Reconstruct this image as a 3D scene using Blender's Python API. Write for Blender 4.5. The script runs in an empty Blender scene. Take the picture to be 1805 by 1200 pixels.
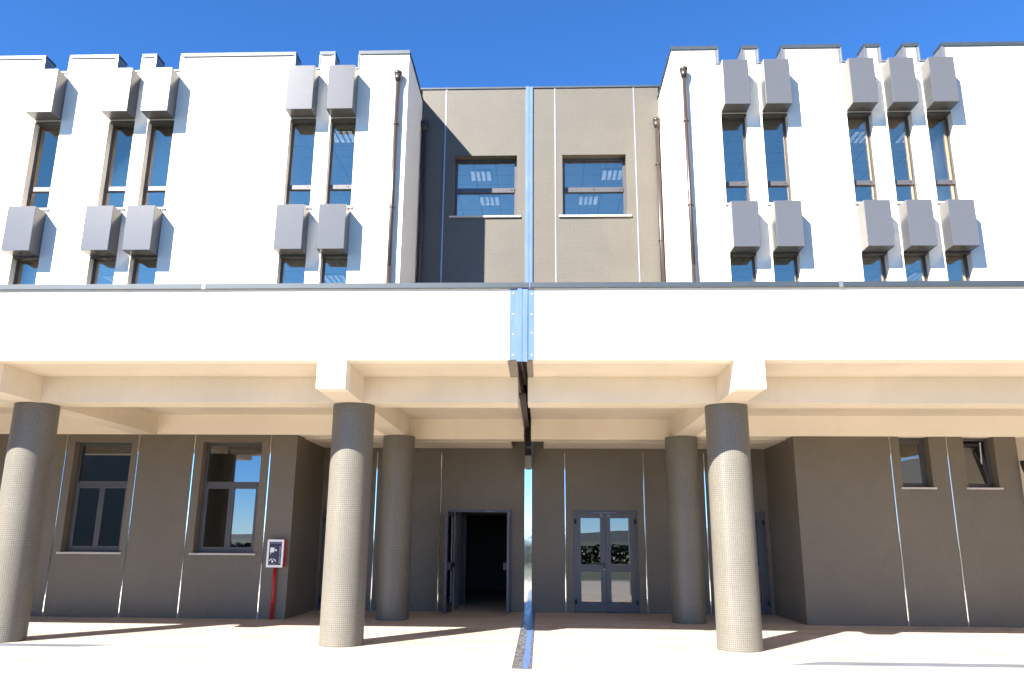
import bpy, math, random
from math import radians as R, sin, cos, pi
from mathutils import Vector, Matrix

# ------------------------------------------------------------------ camera, sky, sun, exposure
sc = bpy.context.scene
C = sc.collection
random.seed(7)

cam = bpy.data.cameras.new('camera')
cam_o = bpy.data.objects.new('camera', cam)
C.objects.link(cam_o)
cam.sensor_width = 36.0
cam.lens = 27.92
cam.clip_start = 0.05
cam.clip_end = 20000
cam_o.location = (0, 0, 1.6)
cam_o.rotation_euler = (Matrix.Rotation(R(2.09), 3, 'Z') @ Matrix.Rotation(R(90 + 14.036), 3, 'X') @ Matrix.Rotation(R(0.43), 3, 'Z')).to_euler()
sc.camera = cam_o

SUN_EL, SUN_AZ = 37.5, 218.3          # elevation, azimuth clockwise from +Y
world = bpy.data.worlds.new('World')
sc.world = world
world.use_nodes = True
wn = world.node_tree.nodes
sky = wn.new('ShaderNodeTexSky')
sky.sky_type = 'NISHITA'
sky.sun_disc = False
sky.sun_elevation = R(SUN_EL)
sky.sun_rotation = R(SUN_AZ)
sky.altitude = 3000
sky.air_density = 1.0
sky.dust_density = 0.0
sky.ozone_density = 10.0
hsv = wn.new('ShaderNodeHueSaturation')
hsv.inputs['Saturation'].default_value = 1.08
hsv.inputs['Value'].default_value = 1.0
world.node_tree.links.new(sky.outputs[0], hsv.inputs['Color'])
world.node_tree.links.new(hsv.outputs[0], wn['Background'].inputs[0])
wn['Background'].inputs[1].default_value = 0.08

sun = bpy.data.lights.new('sun', 'SUN')
sun.energy = 5.0
sun.angle = R(0.53)
sun.color = (1.0, 0.95, 0.87)
sun_o = bpy.data.objects.new('sun', sun)
C.objects.link(sun_o)
sun_o.location = (-20, -25, 30)
to_sun = Vector((sin(R(SUN_AZ)) * cos(R(SUN_EL)), cos(R(SUN_AZ)) * cos(R(SUN_EL)), sin(R(SUN_EL))))
sun_o.rotation_euler = to_sun.to_track_quat('Z', 'Y').to_euler()

vs = sc.view_settings
vs.view_transform = 'Standard'
vs.look = 'None'
vs.exposure = 2.1
vs.gamma = 1.0
vs.use_curve_mapping = False
sc.render.engine = 'CYCLES'
sc.cycles.use_denoising = True
sc.cycles.max_bounces = 12
sc.cycles.diffuse_bounces = 6
sc.cycles.glossy_bounces = 5
sc.cycles.transparent_max_bounces = 12
sc.cycles.caustics_reflective = True
sc.cycles.blur_glossy = 0.0
sc.cycles.sample_clamp_indirect = 8

# ------------------------------------------------------------------ mesh helpers
ORIGIN = {}


class MB:
    def __init__(self):
        self.v = []
        self.f = []
        self.smooth = []

    def quad(self, a, b, c, d, s=False):
        n = len(self.v)
        self.v += [a, b, c, d]
        self.f.append((n, n + 1, n + 2, n + 3))
        self.smooth.append(s)
        return self

    def box(self, x0, x1, y0, y1, z0, z1):
        n = len(self.v)
        self.v += [(x0, y0, z0), (x1, y0, z0), (x1, y1, z0), (x0, y1, z0),
                   (x0, y0, z1), (x1, y0, z1), (x1, y1, z1), (x0, y1, z1)]
        for q in ((0, 3, 2, 1), (4, 5, 6, 7), (0, 1, 5, 4), (1, 2, 6, 5), (2, 3, 7, 6), (3, 0, 4, 7)):
            self.f.append(tuple(n + i for i in q))
            self.smooth.append(False)
        return self

    def prism(self, pts, y0, y1):
        """outline in X,Z extruded along Y"""
        n = len(self.v)
        k = len(pts)
        self.v += [(x, y0, z) for x, z in pts] + [(x, y1, z) for x, z in pts]
        self.f.append(tuple(n + i for i in range(k)))
        self.f.append(tuple(n + k + i for i in reversed(range(k))))
        self.smooth += [False, False]
        for i in range(k):
            j = (i + 1) % k
            self.f.append((n + i, n + k + i, n + k + j, n + j))
            self.smooth.append(False)
        return self

    def tube(self, p0, p1, r0, r1=None, seg=16, caps=True):
        r1 = r0 if r1 is None else r1
        p0, p1 = Vector(p0), Vector(p1)
        d = (p1 - p0).normalized()
        a = d.orthogonal().normalized()
        b = d.cross(a)
        n = len(self.v)
        for p, r in ((p0, r0), (p1, r1)):
            for i in range(seg):
                t = 2 * pi * i / seg
                self.v.append(tuple(p + a * (r * cos(t)) + b * (r * sin(t))))
        for i in range(seg):
            j = (i + 1) % seg
            self.f.append((n + i, n + j, n + seg + j, n + seg + i))
            self.smooth.append(True)
        if caps:
            self.f.append(tuple(n + i for i in reversed(range(seg))))
            self.f.append(tuple(n + seg + i for i in range(seg)))
            self.smooth += [False, False]
        return self

    def build(self, name, mat, parent=None, origin=None, bevel=0.0, kind=None, label=None):
        o0 = Vector(origin) if origin is not None else (ORIGIN[parent.name] if parent else Vector((0, 0, 0)))
        me = bpy.data.meshes.new(name)
        me.from_pydata([tuple(Vector(p) - o0) for p in self.v], [], self.f)
        me.polygons.foreach_set('use_smooth', self.smooth)
        me.validate()
        me.update()
        me.materials.append(mat)
        ob = bpy.data.objects.new(name, me)
        C.objects.link(ob)
        if parent:
            ob.parent = parent
        else:
            ob.location = o0
        ORIGIN[ob.name] = o0
        if bevel:
            m = ob.modifiers.new('bevel', 'BEVEL')
            m.width = bevel
            m.segments = 2
            m.limit_method = 'ANGLE'
        if kind:
            ob['kind'] = kind
        if label:
            ob['label'] = label
        return ob


def thing(name, loc, label, cat, group=None):
    e = bpy.data.objects.new(name, None)
    C.objects.link(e)
    e.location = loc
    e.empty_display_size = 0.2
    ORIGIN[e.name] = Vector(loc)
    e['label'] = label
    e['category'] = cat
    if group:
        e['group'] = group
    return e


def tag(o, label, cat, group=None):
    o['label'] = label
    o['category'] = cat
    if group:
        o['group'] = group
    return o


def pierced(x0, x1, z0, z1, y0, y1, holes, axis='Y'):
    """a slab in the X-Z plane with rectangular holes; one watertight mesh"""
    xs = sorted({x0, x1} | {min(max(h[i], x0), x1) for h in holes for i in (0, 1)})
    zs = sorted({z0, z1} | {min(max(h[i], z0), z1) for h in holes for i in (2, 3)})
    nx, nz = len(xs) - 1, len(zs) - 1

    def solid(i, j):
        if i < 0 or j < 0 or i >= nx or j >= nz:
            return False
        cx, cz = (xs[i] + xs[i + 1]) / 2, (zs[j] + zs[j + 1]) / 2
        return not any(h[0] < cx < h[1] and h[2] < cz < h[3] for h in holes)
    m = MB()
    for i in range(nx):
        for j in range(nz):
            if not solid(i, j):
                continue
            a, b, c, d = xs[i], xs[i + 1], zs[j], zs[j + 1]
            m.quad((a, y0, c), (b, y0, c), (b, y0, d), (a, y0, d))
            m.quad((b, y1, c), (a, y1, c), (a, y1, d), (b, y1, d))
            if not solid(i - 1, j):
                m.quad((a, y1, c), (a, y0, c), (a, y0, d), (a, y1, d))
            if not solid(i + 1, j):
                m.quad((b, y0, c), (b, y1, c), (b, y1, d), (b, y0, d))
            if not solid(i, j - 1):
                m.quad((a, y1, c), (b, y1, c), (b, y0, c), (a, y0, c))
            if not solid(i, j + 1):
                m.quad((a, y0, d), (b, y0, d), (b, y1, d), (a, y1, d))
    return m


# ------------------------------------------------------------------ materials
def new_mat(name):
    m = bpy.data.materials.new(name)
    m.use_nodes = True
    nt = m.node_tree
    return m, nt, nt.nodes['Principled BSDF']


def N(nt, t, **kw):
    n = nt.nodes.new(t)
    for k, v in kw.items():
        setattr(n, k, v)
    return n


def L(nt, a, b):
    nt.links.new(a, b)


def mixcol(nt, fac, c1, c2, blend='MIX'):
    n = N(nt, 'ShaderNodeMix', data_type='RGBA', blend_type=blend)
    for s, v in (('Factor', fac), ('A', c1), ('B', c2)):
        tgt = [i for i in n.inputs if i.name == s and (i.type == 'RGBA' if s in 'AB' else i.type == 'VALUE')][0]
        if hasattr(v, 'links'):
            L(nt, v, tgt)
        elif s == 'Factor':
            tgt.default_value = v
        else:
            tgt.default_value = (*v, 1)
    return [o for o in n.outputs if o.type == 'RGBA'][0]


def ramp(nt, fac, stops):
    n = N(nt, 'ShaderNodeValToRGB')
    el = n.color_ramp.elements
    while len(el) < len(stops):
        el.new(0.5)
    for e, (p, c) in zip(el, stops):
        e.position = p
        e.color = (*c, 1) if len(c) == 3 else c
    L(nt, fac, n.inputs[0])
    return n.outputs[0]


def noise(nt, vec, scale, detail=4, rough=0.55):
    n = N(nt, 'ShaderNodeTexNoise')
    n.inputs['Scale'].default_value = scale
    n.inputs['Detail'].default_value = detail
    n.inputs['Roughness'].default_value = rough
    if vec is not None:
        L(nt, vec, n.inputs['Vector'])
    return n.outputs['Fac']


def scaled(nt, vec, s):
    n = N(nt, 'ShaderNodeVectorMath', operation='MULTIPLY')
    L(nt, vec, n.inputs[0])
    n.inputs[1].default_value = s
    return n.outputs[0]


def bump(nt, p, h, strength, dist):
    n = N(nt, 'ShaderNodeBump')
    n.inputs['Strength'].default_value = strength
    n.inputs['Distance'].default_value = dist
    L(nt, h, n.inputs['Height'])
    L(nt, n.outputs[0], p.inputs['Normal'])


def pos(nt):
    return N(nt, 'ShaderNodeNewGeometry').outputs['Position']


def mat_plaster(name, col, var=0.06):
    m, nt, p = new_mat(name)
    P = pos(nt)
    a = noise(nt, P, 0.7, 5)
    streak = noise(nt, scaled(nt, P, (3.0, 3.0, 0.22)), 1.3, 4)
    dark = tuple(c * (1 - var * 2) for c in col)
    c1 = ramp(nt, a, [(0.3, dark), (0.65, col)])
    c2 = mixcol(nt, ramp(nt, streak, [(0.55, (0, 0, 0)), (0.8, (0.35, 0.35, 0.35))]), c1, tuple(c * (1 - var * 3) for c in col))
    L(nt, c2, p.inputs['Base Color'])
    p.inputs['Roughness'].default_value = 0.85
    p.inputs['Specular IOR Level'].default_value = 0.2
    g = noise(nt, P, 90, 3)
    bump(nt, p, g, 0.12, 0.004)
    return m


def mat_mosaic(name, cols, grout, pitch=0.026, round_r=None, rough=0.32):
    """small glazed mosaic tiles: grid of tile colour and grout, glaze on tile only"""
    m, nt, p = new_mat(name)
    if round_r:
        oc = N(nt, 'ShaderNodeTexCoord').outputs['Object']
        s = N(nt, 'ShaderNodeSeparateXYZ')
        L(nt, oc, s.inputs[0])
        at = N(nt, 'ShaderNodeMath', operation='ARCTAN2')
        L(nt, s.outputs[1], at.inputs[0])
        L(nt, s.outputs[0], at.inputs[1])
        mu = N(nt, 'ShaderNodeMath', operation='MULTIPLY')
        L(nt, at.outputs[0], mu.inputs[0])
        mu.inputs[1].default_value = round_r
        u, w, base = mu.outputs[0], s.outputs[2], oc
    else:
        base = pos(nt)
        s = N(nt, 'ShaderNodeSeparateXYZ')
        L(nt, base, s.inputs[0])
        ad = N(nt, 'ShaderNodeMath', operation='ADD')
        L(nt, s.outputs[0], ad.inputs[0])
        L(nt, s.outputs[1], ad.inputs[1])
        u, w = ad.outputs[0], s.outputs[2]
    cb = N(nt, 'ShaderNodeCombineXYZ')
    L(nt, u, cb.inputs[0])
    L(nt, w, cb.inputs[1])
    br = N(nt, 'ShaderNodeTexBrick', offset=0.0, squash=1.0)
    br.inputs['Scale'].default_value = 1.0
    br.inputs['Brick Width'].default_value = pitch
    br.inputs['Row Height'].default_value = pitch
    br.inputs['Mortar Size'].default_value = pitch * 0.09
    br.inputs['Mortar Smooth'].default_value = 0.2
    br.inputs['Bias'].default_value = 0.0
    br.inputs['Color1'].default_value = (*cols[0], 1)
    br.inputs['Color2'].default_value = (*cols[1], 1)
    br.inputs['Mortar'].default_value = (*grout, 1)
    L(nt, cb.outputs[0], br.inputs['Vector'])
    # sheets of tiles differ slightly from one another
    sh = N(nt, 'ShaderNodeTexBrick', offset=0.0, squash=1.0)
    sh.inputs['Scale'].default_value = 1.0
    sh.inputs['Brick Width'].default_value = pitch * 12
    sh.inputs['Row Height'].default_value = pitch * 12
    sh.inputs['Mortar Size'].default_value = 0.0
    sh.inputs['Color1'].default_value = (0.975, 0.975, 0.975, 1)
    sh.inputs['Color2'].default_value = (1.02, 1.02, 1.02, 1)
    L(nt, cb.outputs[0], sh.inputs['Vector'])
    c = mixcol(nt, 1.0, br.outputs['Color'], sh.outputs['Color'], 'MULTIPLY')
    blot = noise(nt, base, 1.1, 4)
    c = mixcol(nt, 0.5, c, ramp(nt, blot, [(0.3, (0.86, 0.86, 0.86)), (0.7, (1.06, 1.05, 1.03))]), 'MULTIPLY')
    L(nt, c, p.inputs['Base Color'])
    rr = N(nt, 'ShaderNodeMapRange')
    L(nt, br.outputs['Fac'], rr.inputs[0])
    rr.inputs[3].default_value = rough
    rr.inputs[4].default_value = 0.9
    L(nt, rr.outputs[0], p.inputs['Roughness'])
    inv = N(nt, 'ShaderNodeMath', operation='SUBTRACT')
    inv.inputs[0].default_value = 1.0
    L(nt, br.outputs['Fac'], inv.inputs[1])
    bump(nt, p, inv.outputs[0], 0.35, 0.002)
    return m


def mat_metal(name, col, rough, metallic=1.0, var=0.05, wave=0.0, spec=0.5, coat=0.0, rv=0.2):
    m, nt, p = new_mat(name)
    P = pos(nt)
    a = noise(nt, P, 2.3, 5)
    c = ramp(nt, a, [(0.3, tuple(x * (1 - var) for x in col)), (0.7, tuple(min(1, x * (1 + var)) for x in col))])
    L(nt, c, p.inputs['Base Color'])
    p.inputs['Metallic'].default_value = metallic
    p.inputs['Specular IOR Level'].default_value = spec
    p.inputs['Coat Weight'].default_value = coat
    p.inputs['Coat Roughness'].default_value = 0.2
    rr = N(nt, 'ShaderNodeMapRange')
    L(nt, noise(nt, P, 6, 4), rr.inputs[0])
    rr.inputs[3].default_value = rough * (1 - rv)
    rr.inputs[4].default_value = rough * (1 + rv)
    L(nt, rr.outputs[0], p.inputs['Roughness'])
    if wave:
        bump(nt, p, noise(nt, P, 3.0, 2), wave, 0.02)
    return m


def mat_glass(name, tint, refl, mirror):
    m = bpy.data.materials.new(name)
    m.use_nodes = True
    nt = m.node_tree
    nt.nodes.clear()
    out = N(nt, 'ShaderNodeOutputMaterial')
    tr = N(nt, 'ShaderNodeBsdfTransparent')
    tr.inputs[0].default_value = (*tint, 1)
    gl = N(nt, 'ShaderNodeBsdfGlossy')
    gl.inputs['Roughness'].default_value = 0.0
    gl.inputs['Color'].default_value = (*mirror, 1)
    fr = N(nt, 'ShaderNodeFresnel')
    fr.inputs[0].default_value = 1.5
    mu = N(nt, 'ShaderNodeMath', operation='MULTIPLY', use_clamp=True)
    L(nt, fr.outputs[0], mu.inputs[0])
    mu.inputs[1].default_value = refl
    b = N(nt, 'ShaderNodeBump')
    b.inputs['Strength'].default_value = 0.02
    b.inputs['Distance'].default_value = 0.02
    L(nt, noise(nt, pos(nt), 1.2, 1), b.inputs['Height'])
    L(nt, b.outputs[0], gl.inputs['Normal'])
    mx = N(nt, 'ShaderNodeMixShader')
    L(nt, mu.outputs[0], mx.inputs[0])
    L(nt, tr.outputs[0], mx.inputs[1])
    L(nt, gl.outputs[0], mx.inputs[2])
    L(nt, mx.outputs[0], out.inputs[0])
    return m


def mat_plain(name, col, rough=0.6, var=0.08, scale=3.0, spec=0.4):
    m, nt, p = new_mat(name)
    a = noise(nt, pos(nt), scale, 5)
    c = ramp(nt, a, [(0.3, tuple(x * (1 - var) for x in col)), (0.7, tuple(min(1, x * (1 + var)) for x in col))])
    L(nt, c, p.inputs['Base Color'])
    p.inputs['Roughness'].default_value = rough
    p.inputs['Specular IOR Level'].default_value = spec
    return m


def mat_floor():
    m, nt, p = new_mat('floor_paving')
    P = pos(nt)
    br = N(nt, 'ShaderNodeTexBrick', offset=0.5, squash=1.0)
    br.inputs['Scale'].default_value = 1.0
    br.inputs['Brick Width'].default_value = 0.30
    br.inputs['Row Height'].default_value = 0.15
    br.inputs['Mortar Size'].default_value = 0.004
    br.inputs['Mortar Smooth'].default_value = 0.3
    br.inputs['Color1'].default_value = (0.42, 0.365, 0.312, 1)
    br.inputs['Color2'].default_value = (0.385, 0.332, 0.28, 1)
    br.inputs['Mortar'].default_value = (0.25, 0.205, 0.165, 1)
    L(nt, P, br.inputs['Vector'])
    st = noise(nt, scaled(nt, P, (0.35, 1.2, 1)), 1.1, 6)
    c = mixcol(nt, 1.0, br.outputs['Color'], ramp(nt, st, [(0.3, (0.80, 0.79, 0.78)), (0.62, (1.04, 1.04, 1.04))]), 'MULTIPLY')
    sp = noise(nt, P, 14, 3)
    c = mixcol(nt, ramp(nt, sp, [(0.68, (0, 0, 0)), (0.8, (0.3, 0.3, 0.3))]), c, (0.4, 0.3, 0.22))
    L(nt, c, p.inputs['Base Color'])
    p.inputs['Roughness'].default_value = 0.6
    p.inputs['Specular IOR Level'].default_value = 0.3
    return m


def mat_worn_steel():
    m, nt, p = new_mat('worn_steel')
    P = pos(nt)
    a = noise(nt, P, 17, 6, 0.7)
    L(nt, ramp(nt, a, [(0.36, (0.045, 0.04, 0.036)), (0.5, (0.12, 0.11, 0.10)), (0.62, (0.42, 0.41, 0.41))]), p.inputs['Base Color'])
    p.inputs['Metallic'].default_value = 0.4
    L(nt, ramp(nt, a, [(0.38, (0.55, 0.55, 0.55)), (0.6, (0.25, 0.25, 0.25))]), p.inputs['Roughness'])
    bump(nt, p, noise(nt, P, 8, 3), 0.4, 0.02)
    return m


def mat_film():
    """pale blue protective film still stuck on sheet steel"""
    m, nt, p = new_mat('blue_film_on_steel')
    P = pos(nt)
    a = noise(nt, scaled(nt, P, (6, 2, 1.2)), 2.0, 5)
    L(nt, ramp(nt, a, [(0.3, (0.075, 0.128, 0.27)), (0.6, (0.09, 0.15, 0.30)), (0.78, (0.13, 0.19, 0.34))]), p.inputs['Base Color'])
    p.inputs['Roughness'].default_value = 0.42
    p.inputs['Metallic'].default_value = 0.1
    bump(nt, p, noise(nt, P, 9, 3), 0.15, 0.01)
    return m


def mat_ceiling_tiles():
    m, nt, p = new_mat('ceiling_tiles')
    P = pos(nt)
    br = N(nt, 'ShaderNodeTexBrick', offset=0.0, squash=1.0)
    br.inputs['Scale'].default_value = 1.0
    br.inputs['Brick Width'].default_value = 0.6
    br.inputs['Row Height'].default_value = 0.6
    br.inputs['Mortar Size'].default_value = 0.012
    br.inputs['Color1'].default_value = (0.80, 0.80, 0.79, 1)
    br.inputs['Color2'].default_value = (0.77, 0.77, 0.76, 1)
    br.inputs['Mortar'].default_value = (0.35, 0.36, 0.37, 1)
    L(nt, P, br.inputs['Vector'])
    L(nt, br.outputs['Color'], p.inputs['Base Color'])
    p.inputs['Roughness'].default_value = 0.9
    return m


def mat_lit(name, strength):
    m, nt, p = new_mat(name)
    p.inputs['Base Color'].default_value = (0.8, 0.8, 0.8, 1)
    p.inputs['Emission Color'].default_value = (0.9, 0.97, 1.0, 1)
    p.inputs['Emission Strength'].default_value = strength
    return m


def mat_leaf():
    m, nt, p = new_mat('foliage')
    a = noise(nt, pos(nt), 0.8, 4)
    L(nt, ramp(nt, a, [(0.3, (0.022, 0.038, 0.015)), (0.7, (0.045, 0.068, 0.026))]), p.inputs['Base Color'])
    p.inputs['Roughness'].default_value = 0.7
    return m


M = dict(
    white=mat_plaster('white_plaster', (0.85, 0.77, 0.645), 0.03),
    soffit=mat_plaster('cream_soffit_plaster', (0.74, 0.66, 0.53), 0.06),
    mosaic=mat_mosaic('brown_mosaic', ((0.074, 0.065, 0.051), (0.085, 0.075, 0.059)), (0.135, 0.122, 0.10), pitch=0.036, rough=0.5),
    gmosaic=mat_mosaic('shade_copy_mosaic', ((0.112, 0.093, 0.067), (0.130, 0.109, 0.080)), (0.185, 0.16, 0.122), rough=0.45),  # same tile as the upper wall, base lightened for the shaded ground floor
    column=mat_mosaic('column_mosaic', ((0.090, 0.082, 0.066), (0.112, 0.102, 0.083)), (0.205, 0.19, 0.16), pitch=0.03, round_r=0.34, rough=0.36),
    frame=mat_metal('dark_window_aluminium', (0.080, 0.075, 0.078), 0.38, 0.2, 0.04),
    boxes=mat_metal('grey_painted_sheet', (0.100, 0.102, 0.108), 0.24, 0.2, 0.015, rv=0.04),
    coping=mat_metal('grey_coping_sheet', (0.036, 0.048, 0.060), 0.5, 0.25, 0.05),
    trim=mat_metal('pale_trim_sheet', (0.16, 0.165, 0.175), 0.4, 0.3, 0.05),
    steel=mat_metal('polished_steel', (0.78, 0.79, 0.80), 0.06, 1.0, 0.03, wave=0.05),
    satin=mat_metal('satin_steel', (0.30, 0.31, 0.33), 0.4, 0.6, 0.03),
    worn=mat_worn_steel(),
    film=mat_film(),
    pipe=mat_metal('brown_pipe_sheet', (0.055, 0.040, 0.036), 0.36, 0.4, 0.08),
    glass=mat_glass('window_glass', (0.94, 0.96, 0.97), 7.0, (1.0, 0.84, 0.62)),
    dglass=mat_glass('door_glass', (0.34, 0.38, 0.40), 4.4, (0.94, 0.97, 1.0)),
    sill=mat_plain('pale_stone_sill', (0.5, 0.45, 0.39), 0.6, 0.05, 5),
    floor=mat_floor(),
    ctile=mat_ceiling_tiles(),
    iwall=mat_plain('interior_paint', (0.80, 0.80, 0.78), 0.8, 0.03, 1),
    ifloor=mat_plain('interior_floor', (0.6, 0.57, 0.52), 0.5, 0.1, 1.5),
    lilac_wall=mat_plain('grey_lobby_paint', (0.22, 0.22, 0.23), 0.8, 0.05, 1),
    lobby=mat_plain('shade_toned_lobby', (0.10, 0.095, 0.09), 0.8, 0.1, 1),  # dark base colour carries the shade of the unlit lobby
    dark=mat_plain('dark_cavity', (0.035, 0.03, 0.027), 0.9, 0.2, 6),
    grey=mat_plain('grey_flashing', (0.22, 0.20, 0.175), 0.55, 0.12, 8),
    black=mat_plain('black_plastic', (0.012, 0.012, 0.014), 0.4, 0.05, 8),
    red=mat_plain('red_enamel', (0.52, 0.012, 0.015), 0.3, 0.06, 6, 0.5),
    whitepaint=mat_plain('white_enamel', (0.80, 0.80, 0.80), 0.35, 0.03, 6),
    navy=mat_plain('dark_printed_pane', (0.022, 0.020, 0.040), 0.25, 0.1, 8),
    lilac=mat_plain('faded_print', (0.22, 0.20, 0.32), 0.4, 0.1, 8),
    drain=mat_metal('galvanised_drain', (0.15, 0.165, 0.19), 0.55, 0.3, 0.12),
    tube=mat_lit('lit_fluorescent_tubes', 4.0),
    soil=mat_plain('dry_ground', (0.030, 0.040, 0.016), 0.9, 0.3, 0.4),
    hill=mat_plain('far_hillside', (0.010, 0.019, 0.026), 0.95, 0.25, 0.002),  # bluish base colour stands in for distance haze
    leaf=mat_leaf(),
)

# ------------------------------------------------------------------ levels and depths (metres, camera at x=0 y=0)
FRONT = 11.42      # canopy face
WING = 16.80       # wing walls, ground-floor walls
MID = 19.00        # recessed central wall
H_WING, H_MID = 12.94, 13.29
JL, JR = -0.36, -0.20   # expansion gap
XC = 3.14          # wing corner
GX = (-5.18, 5.28)  # ground floor recess corners
Z_S = 3.74         # underside of beams
Z_C = 4.17         # canopy ceiling
Z_T = 5.27

# ------------------------------------------------------------------ the setting
g = MB()
g.quad((-4000, -6000, -0.35), (4000, -6000, -0.35), (4000, 600, -0.35), (-4000, 600, -0.35))
g.build('ground', M['soil'], kind='structure')
tf = MB().box(-26, 26, 4.6, 30, -0.30, 0.0)
terrace = tf.build('terrace_floor', M['floor'], kind='structure')
tf = MB().box(-26, 26, 4.35, 4.598, -0.34, 0.03)
tf.build('terrace_kerb', M['sill'], kind='structure')

# far hills behind the photographer (seen mirrored in the glass and the steel)
hb = MB()
random.seed(3)
for dist, hmin, hmax, ph in ((1500, 0.5, 9, 0.0), (3600, 8, 52, 1.7)):
    prev = None
    n = 90
    for i in range(n + 1):
        a = -pi * 0.95 + (pi * 0.9) * i / n
        t = i / n
        h = hmin + (hmax - hmin) * (0.5 + 0.28 * sin(7 * t * pi + ph) + 0.16 * sin(17 * t * pi + 2 * ph) + 0.07 * sin(41 * t * pi + ph))
        cx, cy = cos(a), sin(a)
        rows = [(cx * dist * k, cy * dist * k, z) for k, z in ((0.72, -0.4), (0.82, h * 0.35), (0.92, h * 0.72), (1.0, h), (1.15, -0.4))]
        if prev:
            for k in range(4):
                hb.quad(prev[k], prev[k + 1], rows[k + 1], rows[k], True)
        prev = rows
hb.build('hills', M['hill'], kind='structure')

# wood beyond the terrace, far-off mass of foliage
wb = MB()
random.seed(11)
for k in range(700):
    cx = random.uniform(-60, 60)
    cy = random.uniform(-60, -22)
    rr = random.uniform(1.2, 2.6)
    top = random.uniform(0.5, 1.2) + max(0, abs(cx) - 30) * 0.03
    for j in range(190):
        th, u = random.uniform(0, 2 * pi), random.uniform(-1, 1)
        q = math.sqrt(1 - u * u)
        s = rr * random.uniform(0.7, 1.0)
        p = Vector((cx + s * q * cos(th), cy + s * q * sin(th), max(-0.3, (u * 0.5 + 0.5) * top)))
        a = Vector((random.gauss(0, 1), random.gauss(0, 1), random.gauss(0, 1))).normalized() * 0.14
        b = a.orthogonal().normalized() * 0.14
        wb.quad(tuple(p - a), tuple(p + b), tuple(p + a), tuple(p - b))
wb.build('woodland', M['leaf'], kind='stuff', label='dark green wood beyond the terrace')

# ------------------------------------------------------------------ the two halves of the building
bl = thing('building', (-6.5, WING, 0), 'left half of the white school block, with brown mosaic ground floor and tall slit windows', 'building')
br_ = thing('building', (6.5, WING, 0), 'right half of the white school block, with small high windows in its mosaic ground floor', 'building')

UP = (8.97, 11.22)
LO = (5.50, 7.80)
BOX_U = (11.24, 12.38)
BOX_L = (7.79, 8.86)
NOTCH = 12.52
wl = [(-4.90, -4.30), (-5.84, -5.23), (-9.15, -8.54), (-10.06, -9.46), (-11.79, -11.18)]
wr = [(4.25, 4.85), (5.21, 5.81), (7.20, 7.79), (8.14, 8.72), (9.07, 9.66)]
XO = 16.0


def fx(x, d):
    return x * d / (d + x * 0.0365)


wl = [(fx(a, WING), fx(b, WING)) for a, b in wl]
wr = [(fx(a, WING), fx(b, WING)) for a, b in wr]
T = 0.36           # wall thickness


def slit_window(par, x0, x1, z0, z1, zt, y, sill=True):
    """narrow aluminium window set deep in its opening"""
    yf = y + 0.18
    f = 0.045
    m = MB()
    m.box(x0 + .002, x0 + f, yf, yf + .07, z0, z1)
    m.box(x1 - f, x1 - .002, yf, yf + .07, z0, z1)
    m.box(x0 + f, x1 - f, yf, yf + .07, z1 - f, z1 - .002)
    m.box(x0 + f, x1 - f, yf, yf + .07, z0 + .002, z0 + f)
    w = m.build('window', M['frame'], par)
    t = MB().box(x0 + f, x1 - f, yf - .022, yf + .06, zt - .055, zt + .055).build('transom', M['frame'], w, bevel=.004)
    d = MB()
    d.tube((x1 - .13, yf - .028, zt), (x1 - .13, yf - .022, zt), .016, seg=10)
    d.build('vent_cap', M['black'], w)
    MB().box(x0 + f, x1 - f, yf + .03, yf + .045, zt + .055, z1 - f).build('pane', M['glass'], w)
    MB().box(x0 + f, x1 - f, yf + .03, yf + .045, z0 + f, zt - .055).build('pane', M['glass'], w)
    if sill:
        MB().box(x0 - .04, x1 + .04, y - .045, yf, z0 - .045, z0 - .002).build('sill', M['sill'], w)
    return w


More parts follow.
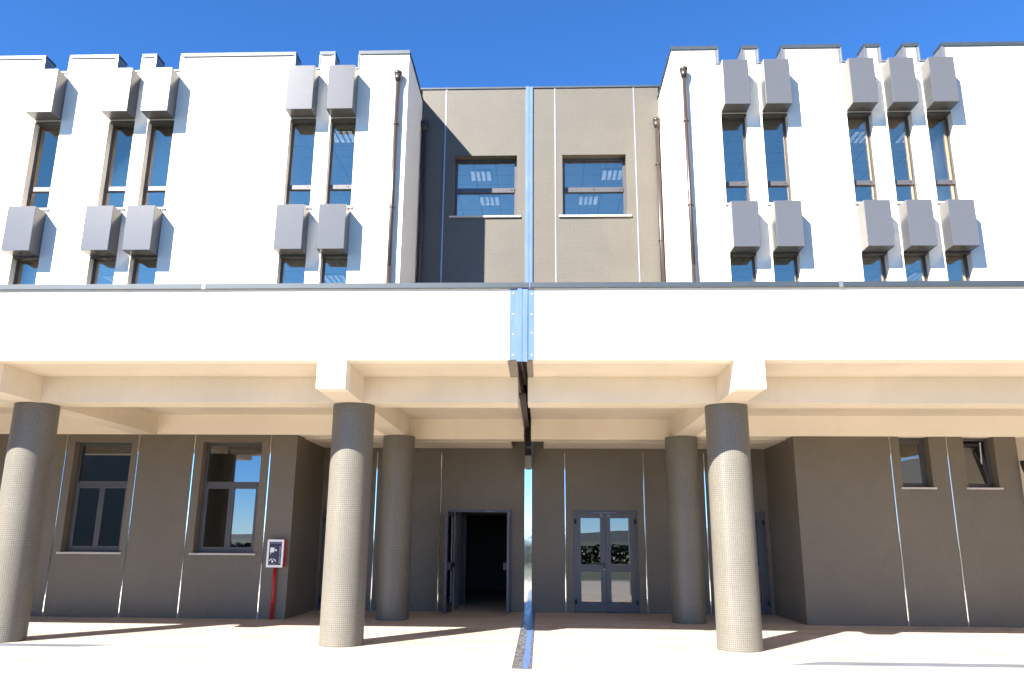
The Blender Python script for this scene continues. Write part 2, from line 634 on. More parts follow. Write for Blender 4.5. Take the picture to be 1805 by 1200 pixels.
for par, sgn, wins in ((bl, -1, wl), (br_, 1, wr)):
    xi, xo = sgn * XC, sgn * XO
    holes = []
    for a, b in wins:
        holes += [(a, b, UP[0] - .045, UP[1]), (a, b, LO[0], LO[1]), (a, b, NOTCH, 99)]
    # keep a lintel over the upper windows
    w = pierced(min(xi, xo), max(xi, xo), Z_S + .002, H_WING, WING, WING + T, holes)
    # flank wall facing the recessed middle
    a, b = (xi - T, xi) if sgn < 0 else (xi, xi + T)
    w.box(a, b, WING + T, MID + .05, Z_C, H_WING)
    w.build('wall', M['white'], par)
    # roof slab, floors, back and end walls
    s = MB()
    lo, hi = min(xi, xo), max(xi, xo)
    s.box(lo + .05, hi - .05, WING + T, 24.5, 11.95, 12.25)
    s.build('roof', M['grey'], par)
    s = MB()
    s.box(lo, hi, 24.2, 24.5, 4.3, 6.0)  # unseen back wall, left open in bands to let skylight in
    s.box(lo, hi, 24.2, 24.5, 7.6, 9.4)
    s.box(lo, hi, 24.2, 24.5, 11.2, 11.94)
    s.box(xo - sgn * .3 if sgn > 0 else xo, xo if sgn > 0 else xo + .3, WING + T, 24.19, 4.3, 11.94)
    s.box(a, b, MID + .36, 24.19, 4.3, 11.94)
    for k in (1, 2):
        xm = sgn * (XC + k * 3.35)
        s.box(xm - .06, xm + .06, WING + T + .35, 24.19, 4.3, 11.94)
    s.build('interior_wall', M['iwall'], par)
    MB().box(lo + .01, hi - .01, WING + T + .002, 24.19, 4.9, 5.2).box(lo + .01, hi - .01, WING + T + .002, 24.19, 8.25, 8.55).build('interior_floor', M['ifloor'], par)
    MB().box(lo + .02, hi - .02, WING + T + .004, 24.18, 11.45, 11.50).box(lo + .02, hi - .02, WING + T + .004, 24.18, 8.02, 8.08).build('interior_ceiling', M['ctile'], par)
    for a, b in wins:
        slit_window(par, a, b, UP[0], UP[1], 9.53, WING)
        slit_window(par, a, b, LO[0], LO[1], 7.12, WING, sill=False)
        MB().box(a, b, WING - .40, WING - .002, BOX_U[0], BOX_U[1]).build('cladding_box', M['boxes'], par, bevel=.006)
        MB().box(a + .003, b - .003, WING + .003, WING + .176, UP[1] - .032, UP[1] - .003).build('box_return', M['boxes'], par)
        MB().box(a + .003, b - .003, WING + .003, WING + .176, LO[1] - .045, LO[1] - .012).build('box_return', M['boxes'], par)
        MB().box(a, b, WING - .40, WING - .002, BOX_L[0], BOX_L[1]).build('cladding_box', M['boxes'], par, bevel=.006)
    # metal capping of the crenellated parapet: a cap for every merlon, trims round every notch
    order = sorted(wins)
    edges = [lo] + [e for ab in order for e in ab] + [hi]
    for k in range(0, len(edges), 2):
        MB().box(edges[k] - .02, edges[k + 1] + .02, WING - .03, WING + T + .03, H_WING + .002, H_WING + .06).box(
            edges[k] - .02, edges[k + 1] + .02, WING - .03, WING - .004, H_WING - .03, H_WING + .002).build('coping', M['coping'], par)
    for a, b in order:
        m = MB()
        m.box(a + .001, a + .022, WING - .03, WING + T, NOTCH + .03, H_WING - .032)
        m.box(b - .022, b - .001, WING - .03, WING + T, NOTCH + .03, H_WING - .032)
        m.box(a + .001, b - .001, WING - .03, WING + T, NOTCH + .002, NOTCH + .03)
        m.box(a - .06, a + .001, WING - .014, WING - .004, NOTCH - .02, H_WING - .032)
        m.box(b - .001, b + .06, WING - .014, WING - .004, NOTCH - .02, H_WING - .032)
        m.build('notch_trim', M['trim'], par)
    x0, x1 = (xi - T - .03, xi + .03) if sgn < 0 else (xi - .03, xi + T + .03)
    MB().box(x0, x1, WING + T + .032, MID - .002, H_WING + .004, H_WING + .055).build('coping', M['coping'], par)

# recessed central wall, upper storeys
WINC = [(-2.235, -0.60), (0.585, 2.235)]
CZ0, CZ1 = 9.64, 11.34
for par, sgn, (a, b), lo, hi in ((bl, -1, WINC[0], -XC, JL), (br_, 1, WINC[1], JR, XC)):
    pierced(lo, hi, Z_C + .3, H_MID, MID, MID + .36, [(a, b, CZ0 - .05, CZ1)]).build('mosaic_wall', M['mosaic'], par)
    lo2 = lo - .3 if sgn < 0 else lo - .01
    hi2 = hi + .3 if sgn > 0 else hi + .01
    MB().box(lo2, hi2, MID - .025, MID + .40, H_MID + .002, H_MID + .05).build('coping', M['coping'], par)
    for xs in ((-2.5,) if sgn < 0 else (0.40, 2.49)):
        MB().box(xs - .017, xs + .017, MID - .012, MID - .002, Z_T, H_MID - .004).build('steel_strip', M['satin'], par)
    yf, f = MID + .22, .07
    zt = 10.44
    m = MB()
    m.box(a + .002, a + f, yf, yf + .08, CZ0, CZ1)
    m.box(b - f, b - .002, yf, yf + .08, CZ0, CZ1)
    m.box(a + f, b - f, yf, yf + .08, CZ1 - f, CZ1 - .002)
    m.box(a + f, b - f, yf, yf + .08, CZ0 + .002, CZ0 + f)
    w = m.build('window', M['frame'], par)
    MB().box(a + f, b - f, yf - .025, yf + .07, zt - .065, zt + .065).build('transom', M['frame'], w, bevel=.004)
    for xq in (a + .14, (a + b) / 2, b - .14):
        MB().tube((xq, yf - .031, zt), (xq, yf - .025, zt), .02, seg=10).build('vent_cap', M['black'], w)
    MB().box(a + f, b - f, yf + .03, yf + .045, zt + .065, CZ1 - f).build('pane', M['glass'], w)
    MB().box(a + f, b - f, yf + .03, yf + .045, CZ0 + f, zt - .065).build('pane', M['glass'], w)
    MB().box(a - .1, b + .1, MID - .05, yf, CZ0 - .05, CZ0 - .004).build('sill', M['sill'], w)
    # room behind
    MB().box(lo + .01, hi - .01, MID + .362, 25, 8.25, 8.55).build('interior_floor', M['ifloor'], par)
    MB().box(lo + .01, hi - .01, MID + .364, 25, 11.45, 11.5).build('interior_ceiling', M['ctile'], par)
    MB().box(lo, hi, 25.01, 25.2, 4.3, 9.4).box(lo, hi, 25.01, 25.2, 11.2, 12.2).box(hi - .02 if sgn < 0 else lo - .0, hi if sgn < 0 else lo + .02, MID + .37, 25, 8.56, 11.44).build('interior_wall', M['iwall'], par)  # unseen back wall, a band left open for skylight
    MB().box(lo, hi, MID + .361, 25.3, 12.25, 12.4).build('roof', M['grey'], par)


# drainpipes
def drainpipe(par, x, y, z0, z1, r=0.05, hopper=True, clips=(6.6, 8.9, 11.0), stub=True):
    d = MB().tube((x, y, z0), (x, y, z1), r).build('drainpipe', M['pipe'], par)
    if hopper:
        h = MB()
        h.tube((x, y, z1 - .02), (x, y, z1 + .16), r * 1.1, r * 1.95)
        h.tube((x, y, z1 + .16), (x, y, z1 + .24), r * 1.95, r * 2.0)
        h.build('hopper', M['pipe'], d)
    for zc in clips:
        if z0 < zc < z1:
            MB().tube((x, y, zc - .02), (x, y, zc + .02), r * 1.1).box(x - r * 1.35, x + r * 1.35, y - .012, y + .06, zc - .012, zc + .012).build('bracket', M['pipe'], d)
    if stub:
        MB().tube((x, y, z0), (x, y, z0 + 1.9), r * 1.12).build('socket', M['pipe'], d)
    return d


drainpipe(bl, -3.37, WING - .10, Z_T + .3, 12.12)
drainpipe(br_, 3.38, WING - .10, Z_T + .3, 12.12)
drainpipe(bl, -XC + .09, MID - .10, Z_T + .3, 12.05)
drainpipe(br_, XC - .09, MID - .10, Z_T + .3, 12.05)
drainpipe(br_, fx(10.13, WING), WING - .10, 0.0, 3.0, clips=(1.0, 2.4), stub=False)

# ground floor: mosaic walls with windows
WA = [(-12.70, -11.52, 1.285, 3.58), (-9.80, -8.60, 1.285, 3.58), (-7.10, -5.86, 1.285, 3.58)]
WB = [(7.57, 8.20, 2.70, 3.73), (8.93, 9.58, 2.70, 3.73)]
WA = [(fx(a, WING), fx(b, WING), c, d) for a, b, c, d in WA]
WB = [(fx(a, WING), fx(b, WING), c, d) for a, b, c, d in WB]
XE = fx(10.05, WING)
m = pierced(-XO, GX[0], 0.0, Z_S, WING, WING + T, [(a, b, c - .045, d) for a, b, c, d in WA])
m.box(GX[0] - T, GX[0], WING + T, MID, 0, Z_S)
m.build('mosaic_wall', M['gmosaic'], bl)
m = pierced(GX[1], XE, 0.0, Z_S, WING, WING + T, [(a, b, c - .045, d + .2) for a, b, c, d in WB])
m.box(GX[1], GX[1] + T, WING + T, MID, 0, Z_S)
m.box(XE - T, XE, WING + T, MID, 0, Z_S)
m.build('mosaic_wall', M['gmosaic'], br_)
MB().box(XE + .01, XO, MID - .8, MID - .5, 0, Z_C + .2).build('wall', M['soffit'], br_)
# strips of polished steel over the mosaic joints
for par, xs, y, z1 in ((bl, (-9.97, -8.45, -7.27, -5.67), WING, Z_S), (br_, (7.37, 8.57), WING, Z_S),
                       (bl, (-3.86, -2.34), MID, Z_S - .12), (br_, (0.58, 2.44, 3.88), MID, Z_S - .12)):
    for x in xs:
        x = fx(x, y)
        s = MB()
        s.box(x - .013, x + .013, y - .014, y - .002, 0.002, z1 - .01)
        s.build('steel_strip', M['steel'], par, bevel=.006)
# rooms behind the ground floor
MB().box(-XO, GX[0] - T - .01, 23.0, 23.2, 0, 3.7).box(-XO - .2, -XO, WING, 23.2, 0, 3.7).box(GX[0] - T - .2, GX[0] - T - .01, WING + T + .01, 23, 0, 3.7).build('interior_wall', M['iwall'], bl)
MB().box(-XO, GX[0] - T - .21, WING + T + .01, 22.99, 3.62, 3.7).build('interior_ceiling', M['ctile'], bl)
MB().box(GX[1] + T + .01, XE, 23.0, 23.2, 0, 3.7).box(XE - .2, XE - .001, MID + .01, 22.99, 0, 3.7).box(GX[1] + .01, GX[1] + .2, MID + .32, 22.99, 0, 3.7).build('interior_wall', M['iwall'], br_)
MB().box(GX[1] + T + .01, XE - T - .01, WING + T + .01, 22.99, 3.735, 3.8).build('interior_ceiling', M['ctile'], br_)


def casement(par, x0, x1, z0, z1, y):
    yf, f = y + .2, .065
    zt = 2.71
    m = MB()
    m.box(x0 + .002, x0 + f, yf, yf + .08, z0, z1)
    m.box(x1 - f, x1 - .002, yf, yf + .08, z0, z1)
    m.box(x0 + f, x1 - f, yf, yf + .08, z1 - f, z1 - .002)
    m.box(x0 + f, x1 - f, yf, yf + .08, z0 + .002, z0 + f)
    w = m.build('window', M['frame'], par)
    MB().box(x0 + f, x1 - f, yf - .01, yf + .07, zt - .045, zt + .045).build('transom', M['frame'], w, bevel=.004)
    xm = (x0 + x1) / 2
    for a, b in ((x0 + f, xm - .002), (xm + .002, x1 - f)):
        s = MB()
        za, zb, e = z0 + f, zt - .046, .055
        s.box(a, a + e, yf - .02, yf + .05, za, zb)
        s.box(b - e, b, yf - .02, yf + .05, za, zb)
        s.box(a + e, b - e, yf - .02, yf + .05, zb - e, zb)
        s.box(a + e, b - e, yf - .02, yf + .05, za, za + e)
        s.build('sash', M['frame'], w, bevel=.004)
        MB().box(a + e, b - e, yf + .01, yf + .025, za + e, zb - e).build('pane', M['dglass'], w)
    for xq in (x0 + .1, x1 - .1):
        MB().tube((xq, yf - .016, zt), (xq, yf - .01, zt), .014, seg=10).build('vent_cap', M['black'], w)
    MB().box(x0 + f, x1 - f, yf + .01, yf + .025, zt + .046, z1 - f).build('pane', M['dglass'], w)
    MB().box(x0 - .06, x1 + .06, y - .04, yf, z0 - .04, z0 - .003).build('sill', M['sill'], w)


for a, b, c, d in WA:
    casement(bl, a, b, c, d, WING)
for k, (a, b, c, d) in enumerate(WB):
    yf, f = WING + .24, .05
    m = MB()
    m.box(a + .002, a + f, yf, yf + .08, c, d)
    m.box(b - f, b - .002, yf, yf + .08, c, d)
    m.box(a + f, b - f, yf, yf + .08, d - f, d - .002)
    m.box(a + f, b - f, yf, yf + .08, c + .002, c + f)
    w = m.build('window', M['frame'], br_)
    MB().box(a - .05, b + .05, WING - .04, yf, c - .04, c - .003).build('sill', M['sill'], w)
    # sash; the second one is tilted inwards at its top
    s, pn = MB(), MB()
    e = .05
    a2, b2, c2, d2 = a + f, b - f, c + f, d - f - .004
    s.box(a2, a2 + e, 0, .05, 0, d2 - c2)
    s.box(b2 - e, b2, 0, .05, 0, d2 - c2)
    s.box(a2 + e, b2 - e, 0, .05, d2 - c2 - e, d2 - c2)
    s.box(a2 + e, b2 - e, 0, .05, 0, e)
    pn.box(a2 + e, b2 - e, .02, .035, e, d2 - c2 - e)
    t = R(13) if k else 0.0
    for q in (s, pn):
        q.v = [(x, yf - .02 + y * cos(t) + z * sin(t), c2 + z * cos(t) - y * sin(t)) for x, y, z in q.v]
    s.build('sash', M['frame'], w)
    pn.build('pane', M['dglass'], w)
    if k:
        st = MB()
        st.tube((b2 - .09, yf + .02, d2 - .02), (b2 - .06, yf + .12, c2 + .45), .012, seg=8)
        st.build('stay', M['whitepaint'], w)

# recessed door wall
DL = (-2.13, -0.66)
DR = (0.76, 2.25)
DH = 2.28
SD = [(-5.12, -4.02), (4.10, 5.20)]
pierced(GX[0], JL, 0, Z_S + .7, MID, MID + .30, [(DL[0], DL[1], -1, DH), (SD[0][0], SD[0][1], -1, DH)]).build('mosaic_wall', M['gmosaic'], bl)
pierced(JR, GX[1], 0, Z_S + .7, MID, MID + .30, [(DR[0], DR[1], -1, DH), (SD[1][0], SD[1][1], -1, DH)]).build('mosaic_wall', M['gmosaic'], br_)


def door_frame(par, x0, x1, y=MID + .02, f=.06, name='door'):
    m = MB()
    m.box(x0 + .003, x0 + f, y, y + .1, 0, DH - .003)
    m.box(x1 - f, x1 - .003, y, y + .1, 0, DH - .003)
    m.box(x0 + f, x1 - f, y, y + .1, DH - f, DH - .003)
    return m.build(name, M['frame'], par)


def leaf_parts(x0, x1, z0, z1):
    """frame of a glazed leaf and its two panes, in plane y=0..0.05"""
    e, zr = .115, 0.98
    m = MB()
    m.box(x0, x0 + e, 0, .05, z0, z1)
    m.box(x1 - e, x1, 0, .05, z0, z1)
    m.box(x0 + e, x1 - e, 0, .05, z1 - e, z1)
    m.box(x0 + e, x1 - e, 0, .05, z0, z0 + .19)
    m.box(x0 + e, x1 - e, 0, .05, zr - .08, zr + .08)
    p1 = MB().box(x0 + e, x1 - e, .018, .034, zr + .08, z1 - e)
    p2 = MB().box(x0 + e, x1 - e, .018, .034, z0 + .19, zr - .08)
    return m, p1, p2


def place(mb, fn):
    mb.v = [fn(*p) for p in mb.v]
    return mb


def closed_double_door(par, x0, x1, closer=True):
    d = door_frame(par, x0, x1)
    xm = (x0 + x1) / 2
    for a, b in ((x0 + .062, xm - .003), (xm + .003, x1 - .062)):
        for q, nm, mt in zip(leaf_parts(a, b, .012, DH - .065), ('leaf', 'pane', 'pane'), ('frame', 'dglass', 'dglass')):
            place(q, lambda x, y, z: (x, MID + .03 + y, z)).build(nm, M[mt], d)
    h = MB()
    xh = xm - .045
    h.box(xh - .018, xh + .018, MID + .004, MID + .03, .93, 1.10)
    h.box(xh - .15, xh + .01, MID - .03, MID - .012, 1.055, 1.08)
    h.tube((xh, MID - .02, 1.068), (xh, MID + .01, 1.068), .011, seg=8)
    h.build('handle', M['black'], d)
    MB().tube((xh, MID - .004, .955), (xh, MID + .003, .955), .014, seg=10).build('lock', M['steel'], d)
    for xx in (x0 + .05, x1 - .05):
        for zz in (.24, DH - .26):
            MB().box(xx - .025, xx + .025, MID - .004, MID + .028, zz - .05, zz + .05).tube((xx, MID - .012, zz - .05), (xx, MID - .012, zz + .05), .014, seg=8).build('hinge', M['black'], d)
    if closer:
        MB().box(xm - .26, xm + .19, MID - .012, MID + .018, DH - .068, DH - .045).tube((xm + .21, MID - .02, DH - .056), (xm + .21, MID + .018, DH - .056), .018, seg=10).build('door_stay', M['trim'], d)
        for xx in (xm - .085, xm + .085):
            MB().box(xx - .03, xx + .03, MID + .005, MID + .029, DH - .16, DH - .08).build('latch_plate', M['trim'], d)
    return d


closed_double_door(br_, *DR)
closed_double_door(br_, *SD[1], closer=False)
closed_double_door(bl, *SD[0], closer=False)

# open double door on the left: both leaves swung out towards the terrace
d = door_frame(bl, *DL)
for hx, s, ang in ((DL[0] + .062, 1, 96), (DL[1] - .062, -1, 92)):
    W = (DL[1] - DL[0]) / 2 - .065
    ca, sa = cos(R(ang)), sin(R(ang))
    for q, nm, mt in zip(leaf_parts(0, W, .012, DH - .065), ('leaf', 'pane', 'pane'), ('frame', 'dglass', 'dglass')):
        place(q, lambda x, y, z: (hx + s * (x * ca + y * sa), MID + .0 - x * sa + y * ca, z)).build(nm, M[mt], d)
    bar = MB()
    bar.box(.06, W - .06, .07, .10, 1.0, 1.05).box(.05, .11, .05, .10, .97, 1.08).box(W - .12, W - .03, .05, .13, .94, 1.10)
    place(bar, lambda x, y, z: (hx + s * (x * ca + y * sa), MID - x * sa + y * ca, z)).build('push_bar', M['black'], d)
    hk = MB().box(W - .10, W - .05, .131, .137, .96, .99)
    place(hk, lambda x, y, z: (hx + s * (x * ca + y * sa), MID - x * sa + y * ca, z)).build('red_tab', M['red'], d)
    pl = MB().box(-.02, .03, -.01, .0, DH - .17, DH - .07)
    place(pl, lambda x, y, z: (hx + s * (x * ca + y * sa), MID - x * sa + y * ca, z)).build('latch_plate', M['trim'], d)
MB().box(DL[1] - .62, DL[1] - .48, MID + .008, MID + .019, DH - .05, DH - .03).tube((DL[1] - .42, MID + .002, DH - .04), (DL[1] - .42, MID + .019, DH - .04), .016, seg=10).build('door_stay', M['trim'], d)

# lobby behind the doors
lb = MB()
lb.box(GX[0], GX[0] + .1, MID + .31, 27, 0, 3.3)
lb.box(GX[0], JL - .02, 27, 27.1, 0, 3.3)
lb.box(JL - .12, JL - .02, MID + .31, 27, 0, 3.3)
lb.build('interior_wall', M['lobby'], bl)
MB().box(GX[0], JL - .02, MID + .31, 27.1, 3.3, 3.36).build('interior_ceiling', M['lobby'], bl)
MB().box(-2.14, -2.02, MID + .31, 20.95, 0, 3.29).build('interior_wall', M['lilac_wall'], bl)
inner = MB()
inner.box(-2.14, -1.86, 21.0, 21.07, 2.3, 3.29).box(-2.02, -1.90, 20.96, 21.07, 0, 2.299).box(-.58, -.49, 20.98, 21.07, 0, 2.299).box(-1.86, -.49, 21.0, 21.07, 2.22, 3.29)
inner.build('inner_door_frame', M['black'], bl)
lb = MB()
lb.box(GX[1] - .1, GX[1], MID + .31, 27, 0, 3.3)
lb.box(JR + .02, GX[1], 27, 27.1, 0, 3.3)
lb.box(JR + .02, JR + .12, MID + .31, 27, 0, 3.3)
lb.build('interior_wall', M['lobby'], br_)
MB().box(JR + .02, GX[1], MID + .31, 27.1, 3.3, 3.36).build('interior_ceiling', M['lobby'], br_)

# ------------------------------------------------------------------ canopy, in two halves
cl = thing('canopy', (-6.5, FRONT, Z_S), 'deep white canopy over the columns, left of the blue joint', 'canopy')
cr = thing('canopy', (6.5, FRONT, Z_S), 'deep white canopy over the columns, right of the blue joint', 'canopy')
FL = [-11.6, -8.05, -3.07]      # beams running front to back, left half
for par, lo, hi, beams in ((cl, -XO, JL, (-8.47, -3.09)), (cr, JR, XO, (3.05, 11.6))):
    # fascia with the beam ends hanging below it as one face
    f = MB()
    f.box(lo, hi, FRONT, FRONT + .25, Z_C + .001, Z_T)
    f.build('fascia', M['white'], par)
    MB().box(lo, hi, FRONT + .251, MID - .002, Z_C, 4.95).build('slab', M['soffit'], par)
    MB().box(lo, hi, FRONT + .252, MID - .004, 4.955, 5.02).build('roof', M['dark'], par)  # unseen roofing, added dark to cut bounce onto the wall above
    bw = .217
    for x in beams:
        if x < -9 or x > 11:
            y0 = FRONT + .02
        else:
            y0 = FRONT + .0
        y1 = 17.3 if GX[0] < x < GX[1] else WING - .002
        MB().box(x - bw, x + bw, FRONT, FRONT + .252, Z_S, Z_C).build('beam_end', M['white'], par)
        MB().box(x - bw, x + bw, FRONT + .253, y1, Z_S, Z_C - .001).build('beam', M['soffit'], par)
    # cross beam over the front columns, in pieces between the long beams
    cuts = [lo] + [e for x in sorted(beams) for e in (x - bw - .001, x + bw + .001)] + [hi]
    for k in range(0, len(cuts), 2):
        MB().box(cuts[k], cuts[k + 1], 12.68, 13.18, Z_S + .003, Z_C - .002).build('beam', M['soffit'], par)
    # dropped edge before the doors, with its soffit
    a, b = max(lo, GX[0]), min(hi, GX[1])
    MB().box(a, b, 17.301, 17.7, Z_S - .02, Z_C - .003).build('beam', M['soffit'], par)
    c, e = (a, -.66) if par is cl else (.08, b)
    MB().box(c, e, 17.701, MID - .003, Z_S - .028, Z_S + .03).build('soffit_panel', M['soffit'], par)
# coping along the canopy edge
for par, a, b in ((cl, -XO, -5.13), (cl, -5.115, -.165), (cr, -.15, 4.45), (cr, 4.465, XO)):
    MB().prism([(a, Z_T - .012), (b, Z_T - .012), (b, Z_T + .002), (a, Z_T + .002)], FRONT - .045, FRONT - .012).box(a, b, FRONT - .045, FRONT + .5, Z_T + .0025, Z_T + .068).build('coping', M['coping'], par)
for par, x in ((cl, -5.122), (cr, 4.458)):
    MB().box(x - .03, x + .03, FRONT - .050, FRONT - .046, Z_T - .022, Z_T + .078).build('coping_joint', M['trim'], par)

# ------------------------------------------------------------------ columns
def column(x, y, label, z1=Z_S - .004):
    x = fx(x, y)
    m = MB()
    n, r = 64, .34
    for i in range(n):
        t0, t1 = 2 * pi * i / n, 2 * pi * (i + 1) / n
        m.quad((x + r * cos(t0), y + r * sin(t0), 0.002), (x + r * cos(t1), y + r * sin(t1), 0.002),
               (x + r * cos(t1), y + r * sin(t1), z1), (x + r * cos(t0), y + r * sin(t0), z1), True)
    k = len(m.v)
    m.v += [(x + r * cos(2 * pi * i / n), y + r * sin(2 * pi * i / n), z1) for i in range(n)]
    m.f.append(tuple(range(k, k + n)))
    m.smooth.append(False)
    o = m.build('column', M['column'], origin=(x, y, 0))
    import bmesh
    b = bmesh.new()
    b.from_mesh(o.data)
    bmesh.ops.remove_doubles(b, verts=b.verts, dist=.0005)
    b.to_mesh(o.data)
    b.free()
    for e in o.data.edges:
        pass
    md = o.modifiers.new('edges', 'EDGE_SPLIT')
    md.split_angle = R(40)
    return tag(o, label, 'column', 'round mosaic columns under the canopy')


column(-8.27, 12.97, 'round mosaic column at the far left edge, before the left casement windows')
column(-3.06, 12.97, 'sunlit round mosaic column left of the open door, front row')
column(3.06, 12.97, 'sunlit round mosaic column right of the closed door, front row')
column(-3.02, 17.05, 'shaded round mosaic column behind the front column, beside the open door')
column(3.02, 17.05, 'shaded round mosaic column behind the front column, beside the closed glazed door')

# ------------------------------------------------------------------ expansion joint
j = thing('joint_cover', (-.28, FRONT, Z_C), 'pale blue folded metal joint cover riveted on the white canopy face', 'joint cover')
MB().box(-.455, -.345, FRONT - .012, FRONT - .002, Z_C + .005, Z_T - .03).build('flange', M['film'], j)
MB().box(-.185, -.09, FRONT - .012, FRONT - .002, Z_C + .005, Z_T - .03).build('flange', M['film'], j)
MB().prism([(-.344, Z_C - .03), (-.27, Z_C - .03), (-.27, Z_T - .022), (-.344, Z_T - .022)], FRONT - .034, FRONT - .013).build('ridge', M['film'], j)
MB().prism([(-.268, Z_C - .03), (-.186, Z_C - .03), (-.186, Z_T - .022), (-.268, Z_T - .022)], FRONT - .026, FRONT - .005).build('ridge', M['film'], j)
for x in (-.40, -.125):
    for k in range(4):
        z = Z_C + .09 + k * .3 + random.uniform(-.02, .02)
        MB().tube((x, FRONT - .019, z), (x, FRONT - .012, z), .010, seg=8).build('rivet', M['whitepaint'], j)

o = MB()
o.box(-.375, -.285, MID - .05, MID - .004, Z_T, H_MID + .045)
o.box(-.284, -.19, MID - .04, MID - .003, Z_T, H_MID + .035)
o = o.build('joint_cover', M['film'], origin=(-.28, MID, Z_T))
tag(o, 'tall pale blue joint strip running up the brown wall between the two square windows', 'joint cover')

o = MB()
o.box(-.37, -.285, MID - .022, MID - .003, .004, 3.24)
o.box(-.283, -.20, MID - .018, MID - .003, .004, 3.24)
o = o.build('joint_cover', M['steel'], origin=(-.28, MID, 0))
tag(o, 'mirror polished steel joint strip on the mosaic wall between the two doors', 'joint cover')

j = thing('floor_joint', (-.26, 13.6, 0), 'worn metal joint plate with torn blue film on the sunlit floor', 'floor joint')
MB().box(-.37, -.232, 10.85, MID - .03, .002, .008).build('steel_plate', M['worn'], j)
fm = MB()
random.seed(5)
ys = [10.85 + (MID - .03 - 10.85) * i / 60 for i in range(61)]
ed = [-.128 - .018 * random.random() - (.02 if random.random() > .8 else 0) for _ in ys]
for i in range(60):
    fm.quad((-.232, ys[i], .010), (ed[i], ys[i], .010), (ed[i + 1], ys[i + 1], .010), (-.232, ys[i + 1], .010))
    fm.quad((-.232, ys[i], .002), (ed[i], ys[i], .002), (ed[i], ys[i], .010), (-.232, ys[i], .010))
fm.build('blue_film', M['film'], j)
MB().box(-.231, -.115, 10.85, MID - .03, .002, .007).build('steel_plate', M['worn'], j)

# the gap in the ceiling: dark cavity with flashing along its edges
j = thing('ceiling_joint', (-.28, 13, Z_C), 'dark ragged joint gap across the cream ceiling between the canopy halves', 'ceiling joint')
MB().box(JL - .05, JR + .05, FRONT + .26, MID - .01, 5.03, 5.06).build('cavity', M['dark'], j)  # near-black sheet in place of the shade inside the gap
MB().box(JL + .002, JR - .002, MID + .01, MID + .1, 0, 5.6).build('dark_filler', M['dark'], j)  # near-black filler closing the gap, its shade put into the colour
MB().box(JL + .002, JL + .05, FRONT + .26, 17.2, 4.3, 4.95).box(JR - .045, JR - .002, FRONT + .26, 17.2, 4.3, 4.95).build('dark_filler', M['dark'], j)
tr = MB()
tr.box(JL + .052, JR - .03, FRONT + .27, 14.2, 4.33, 4.345)
tr.build('steel_tray', M['pipe'], j)
MB().box(JL + .002, JR - .05, 13.185, 17.29, 3.98, 4.0).build('steel_tray', M['pipe'], j)
MB().box(JL + .05, JR - .002, 17.71, MID - .06, 3.6, 3.62).build('steel_tray', M['pipe'], j)
for a, b, c, e in ((JL - .12, JL - .002, FRONT + .02, 12.66), (JR + .002, JR + .09, FRONT + .02, 12.66), (JL - .12, JL - .002, 13.20, 14.6), (JR + .002, JR + .09, 13.2, 14.6)):
    MB().box(a, b, c, e, Z_C - .012, Z_C - .003).build('flashing', M['grey'], j)
MB().tube((JL + .07, FRONT + .05, 4.2), (JL + .11, 13.1, 4.2), .006, seg=6).build('cable', M['trim'], j)
MB().box(JL + .005, JR - .01, 18.6, 18.9, 3.24, 3.5).build('flashing', M['grey'], j)

# ------------------------------------------------------------------ side wings closing the court (mirrored in the ground floor glass)
for x0, x1, y0, y1, lab in ((-30, -19, -4, 16, 'brown mosaic side wing closing the court on the left'), (16.5, 28, -6, 16, 'brown mosaic side wing closing the court on the right')):
    o = MB().box(x0, x1, y0, y1, -.3, 6.2).build('side_building', M['gmosaic'], origin=((x0 + x1) / 2, (y0 + y1) / 2, 0))
    tag(o, lab, 'building')
    c = MB().box(x0 - .05, x1 + .05, y0 - .05, y1 + .05, 6.202, 6.28).build('coping', M['coping'], o)

# ------------------------------------------------------------------ hose cabinet
h = thing('fire_hose_cabinet', (-5.41, WING, 0), 'red fire hose cabinet with white front frame and red pipe below', 'fire cabinet')
cx0, cx1, cz0, cz1, cy = -5.575, -5.245, 1.02, 1.56, WING - .20
MB().box(cx0, cx1, cy + .012, WING - .002, cz0, cz1).build('box', M['red'], h, bevel=.006)
fr = pierced(cx0 - .004, cx1 + .004, cz0 - .004, cz1 + .004, cy - .012, cy + .012, [(cx0 + .036, cx1 - .036, cz0 + .040, cz1 - .040)])
fr.build('frame', M['whitepaint'], h)
MB().box(cx0 + .037, cx1 - .037, cy + .002, cy + .011, cz0 + .041, cz1 - .041).build('pane', M['navy'], h)
yq0, yq1 = cy - .003, cy + .001
pic = MB()
pic.box(cx0 + .058, cx0 + .140, yq0, yq1, cz0 + .29, cz0 + .385)
pic.box(cx0 + .140, cx0 + .160, yq0, yq1, cz0 + .328, cz0 + .342)
pic.tube((cx0 + .175, yq0, cz0 + .335), (cx0 + .175, yq1, cz0 + .335), .020, seg=14)
pic.prism([(cx0 + .066, cz0 + .289), (cx0 + .074, cz0 + .235), (cx0 + .082, cz0 + .289)], yq0, yq1)
pic.build('pictogram', M['whitepaint'], h)
arc = MB()
ax, az = cx0 + .118, cz0 + .090
for k in range(9):
    if k == 4:
        continue
    t = R(152 - k * 15.5)
    r0, r1 = .062, .083
    for (ra, rb) in ((r0, r1),):
        t1 = t - R(12)
        arc.prism([(ax + ra * cos(t), az + ra * sin(t)), (ax + rb * cos(t), az + rb * sin(t)), (ax + rb * cos(t1), az + rb * sin(t1)), (ax + ra * cos(t1), az + ra * sin(t1))], yq0, yq1)
arc.tube((ax, yq0, az + .022), (ax, yq1, az + .022), .020, seg=14)
arc.build('lettering', M['whitepaint'], h, kind='stuff')
tx = MB()
random.seed(2)
z = cz0 + .07
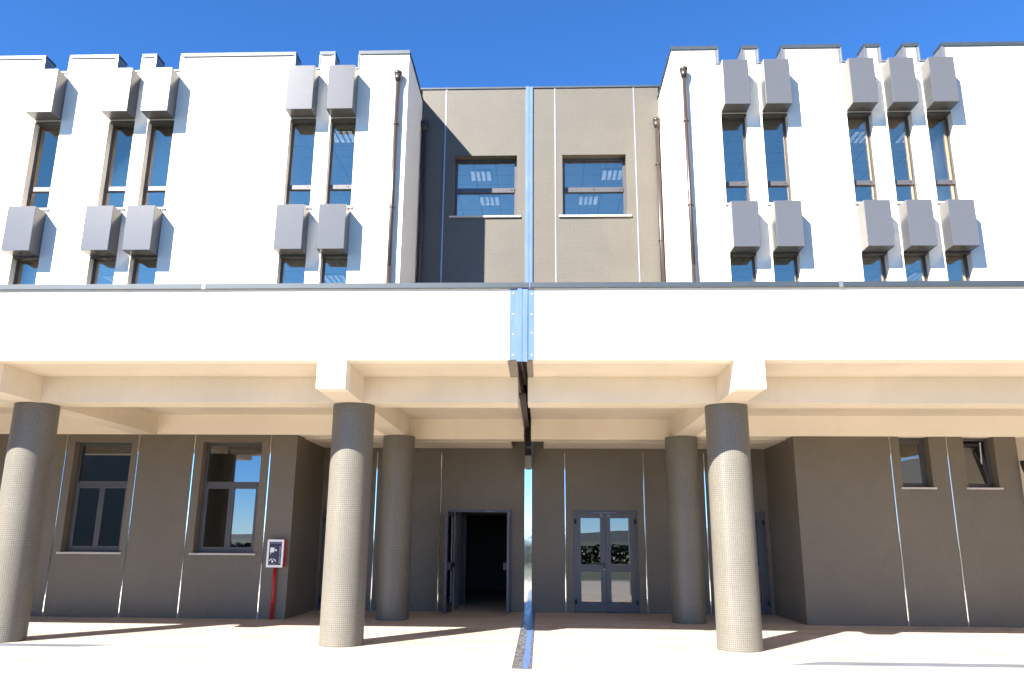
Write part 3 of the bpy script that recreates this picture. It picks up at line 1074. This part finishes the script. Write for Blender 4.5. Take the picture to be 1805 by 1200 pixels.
while z < cz1 - .13:
    dz = random.uniform(.012, .026)
    if not (cz0 + .225 < z < cz0 + .25):
        tx.box(cx1 - .085, cx1 - .052, yq0, yq1, z, z + dz - .004)
    z += dz
x = cx0 + .06
while x < cx1 - .06:
    dx = random.uniform(.008, .018)
    tx.box(x, x + dx - .003, yq0, yq1, cz1 - .075, cz1 - .058)
    x += dx
x = cx0 + .055
while x < cx0 + .19:
    dx = random.uniform(.008, .018)
    tx.box(x, x + dx - .003, yq0, yq1, cz0 + .056, cz0 + .068)
    x += dx
tx.build('lettering', M['lilac'], h, kind='stuff')
pp = MB().tube((-5.43, WING - .07, 0.0), (-5.43, WING - .07, cz0 - .002), .031)
pp.build('pipe', M['red'], h)
MB().tube((-5.43, WING - .07, .30), (-5.43, WING - .07, .36), .039).build('pipe_coupling', M['red'], h)
MB().tube((-5.43, WING - .07, 0.003), (-5.43, WING - .07, .02), .05).build('pipe_flange', M['red'], h)

# ------------------------------------------------------------------ drain channels let into the floor
def channel(x0, x1, xs, y0, y1, label):
    """flat grated channel, one end cut on the skew"""
    m = MB()
    pts = [(x0, y0), (x1, y0), (x1 + xs, y1), (x0, y1)] if xs > 0 else [(x0, y0), (x1, y0), (x1, y1), (x0 - xs, y1)]
    top = [(x, y, .007) for x, y in pts]
    bot = [(x, y, .001) for x, y in pts]
    m.quad(*top)
    for i in range(4):
        m.quad(bot[i], bot[(i + 1) % 4], top[(i + 1) % 4], top[i])
    ox, oy = (x0 + x1) / 2, (y0 + y1) / 2
    o = m.build('drain_channel', M['drain'], origin=(ox, oy, 0))
    return tag(o, label, 'drain')


channel(-15.5, -6.95, .45, 12.34, 12.62, 'grey metal drain channel in the floor by the far left column')
channel(3.35, 15.5, -.5, 11.48, 11.76, 'long pale drain channel in the sunlit floor at lower right')


# ------------------------------------------------------------------ lamps on the classroom ceilings, seen through the glass
def ceiling_lamp(x, y, z, label):
    e = thing('ceiling_lamp', (x, y, z), label, 'ceiling lamp', 'louvred lamps on the classroom ceilings')
    w = .30
    pierced_m = MB()
    for a, b, c, d in ((-w, w, -w, -w + .02), (-w, w, w - .02, w), (-w, -w + .02, -w + .02, w - .02), (w - .02, w, -w + .02, w - .02)):
        pierced_m.box(x + a, x + b, y + c, y + d, z - .07, z - .002)
    pierced_m.build('housing', M['trim'], e)
    lv = MB()
    for k in range(1, 4):
        xx = x - w + .02 + k * (2 * w - .04) / 4
        lv.box(xx - .018, xx + .018, y - w + .02, y + w - .02, z - .068, z - .02)
    for k in range(1, 9):
        yy = y - w + .02 + k * (2 * w - .04) / 9
        lv.box(x - w + .02, x + w - .02, yy - .010, yy + .010, z - .066, z - .024)
    lv.build('louvre', M['drain'], e)
    MB().box(x - w + .02, x + w - .02, y - w + .02, y + w - .02, z - .019, z - .004).build('reflector', M['tube'], e)


for x, y, z, lab in ((-1.64, 20.3, 11.45, 'louvred lamp high in the left square window of the recessed wall'),
                     (-1.50, 22.0, 11.45, 'louvred lamp just under the transom of the left square window'),
                     (2.0, 20.3, 11.45, 'louvred lamp high in the right square window of the recessed wall'),
                     (1.44, 22.0, 11.45, 'louvred lamp just under the transom of the right square window'),
                     (-4.95, 18.0, 11.45, 'louvred lamp behind the upper slit window nearest the left drainpipe'),
                     (-12.3, 18.4, 11.45, 'louvred lamp behind the upper slit window at the far left'),
                     (8.05, 18.3, 11.45, 'louvred lamp behind the third upper slit window right of the drainpipe'),
                     (9.25, 18.3, 11.45, 'louvred lamp behind the fourth upper slit window right of the drainpipe'),
                     (-5.2, 19.0, 8.02, 'louvred lamp in the low window nearest the left drainpipe'),
                     (-10.8, 19.0, 8.02, 'louvred lamp in the low window second from the far left'),
                     (10.6, 19.0, 8.02, 'louvred lamp in the low window at the far right'),
                     (9.4, 19.0, 8.02, 'louvred lamp in the low window second from the far right'),
                     (-9.6, 18.2, 3.62, 'louvred lamp behind the ground floor window beside the far left column'),
                     (-6.9, 18.3, 3.62, 'louvred lamp behind the ground floor window beside the fire cabinet')):
    ceiling_lamp(x, y, z, lab)
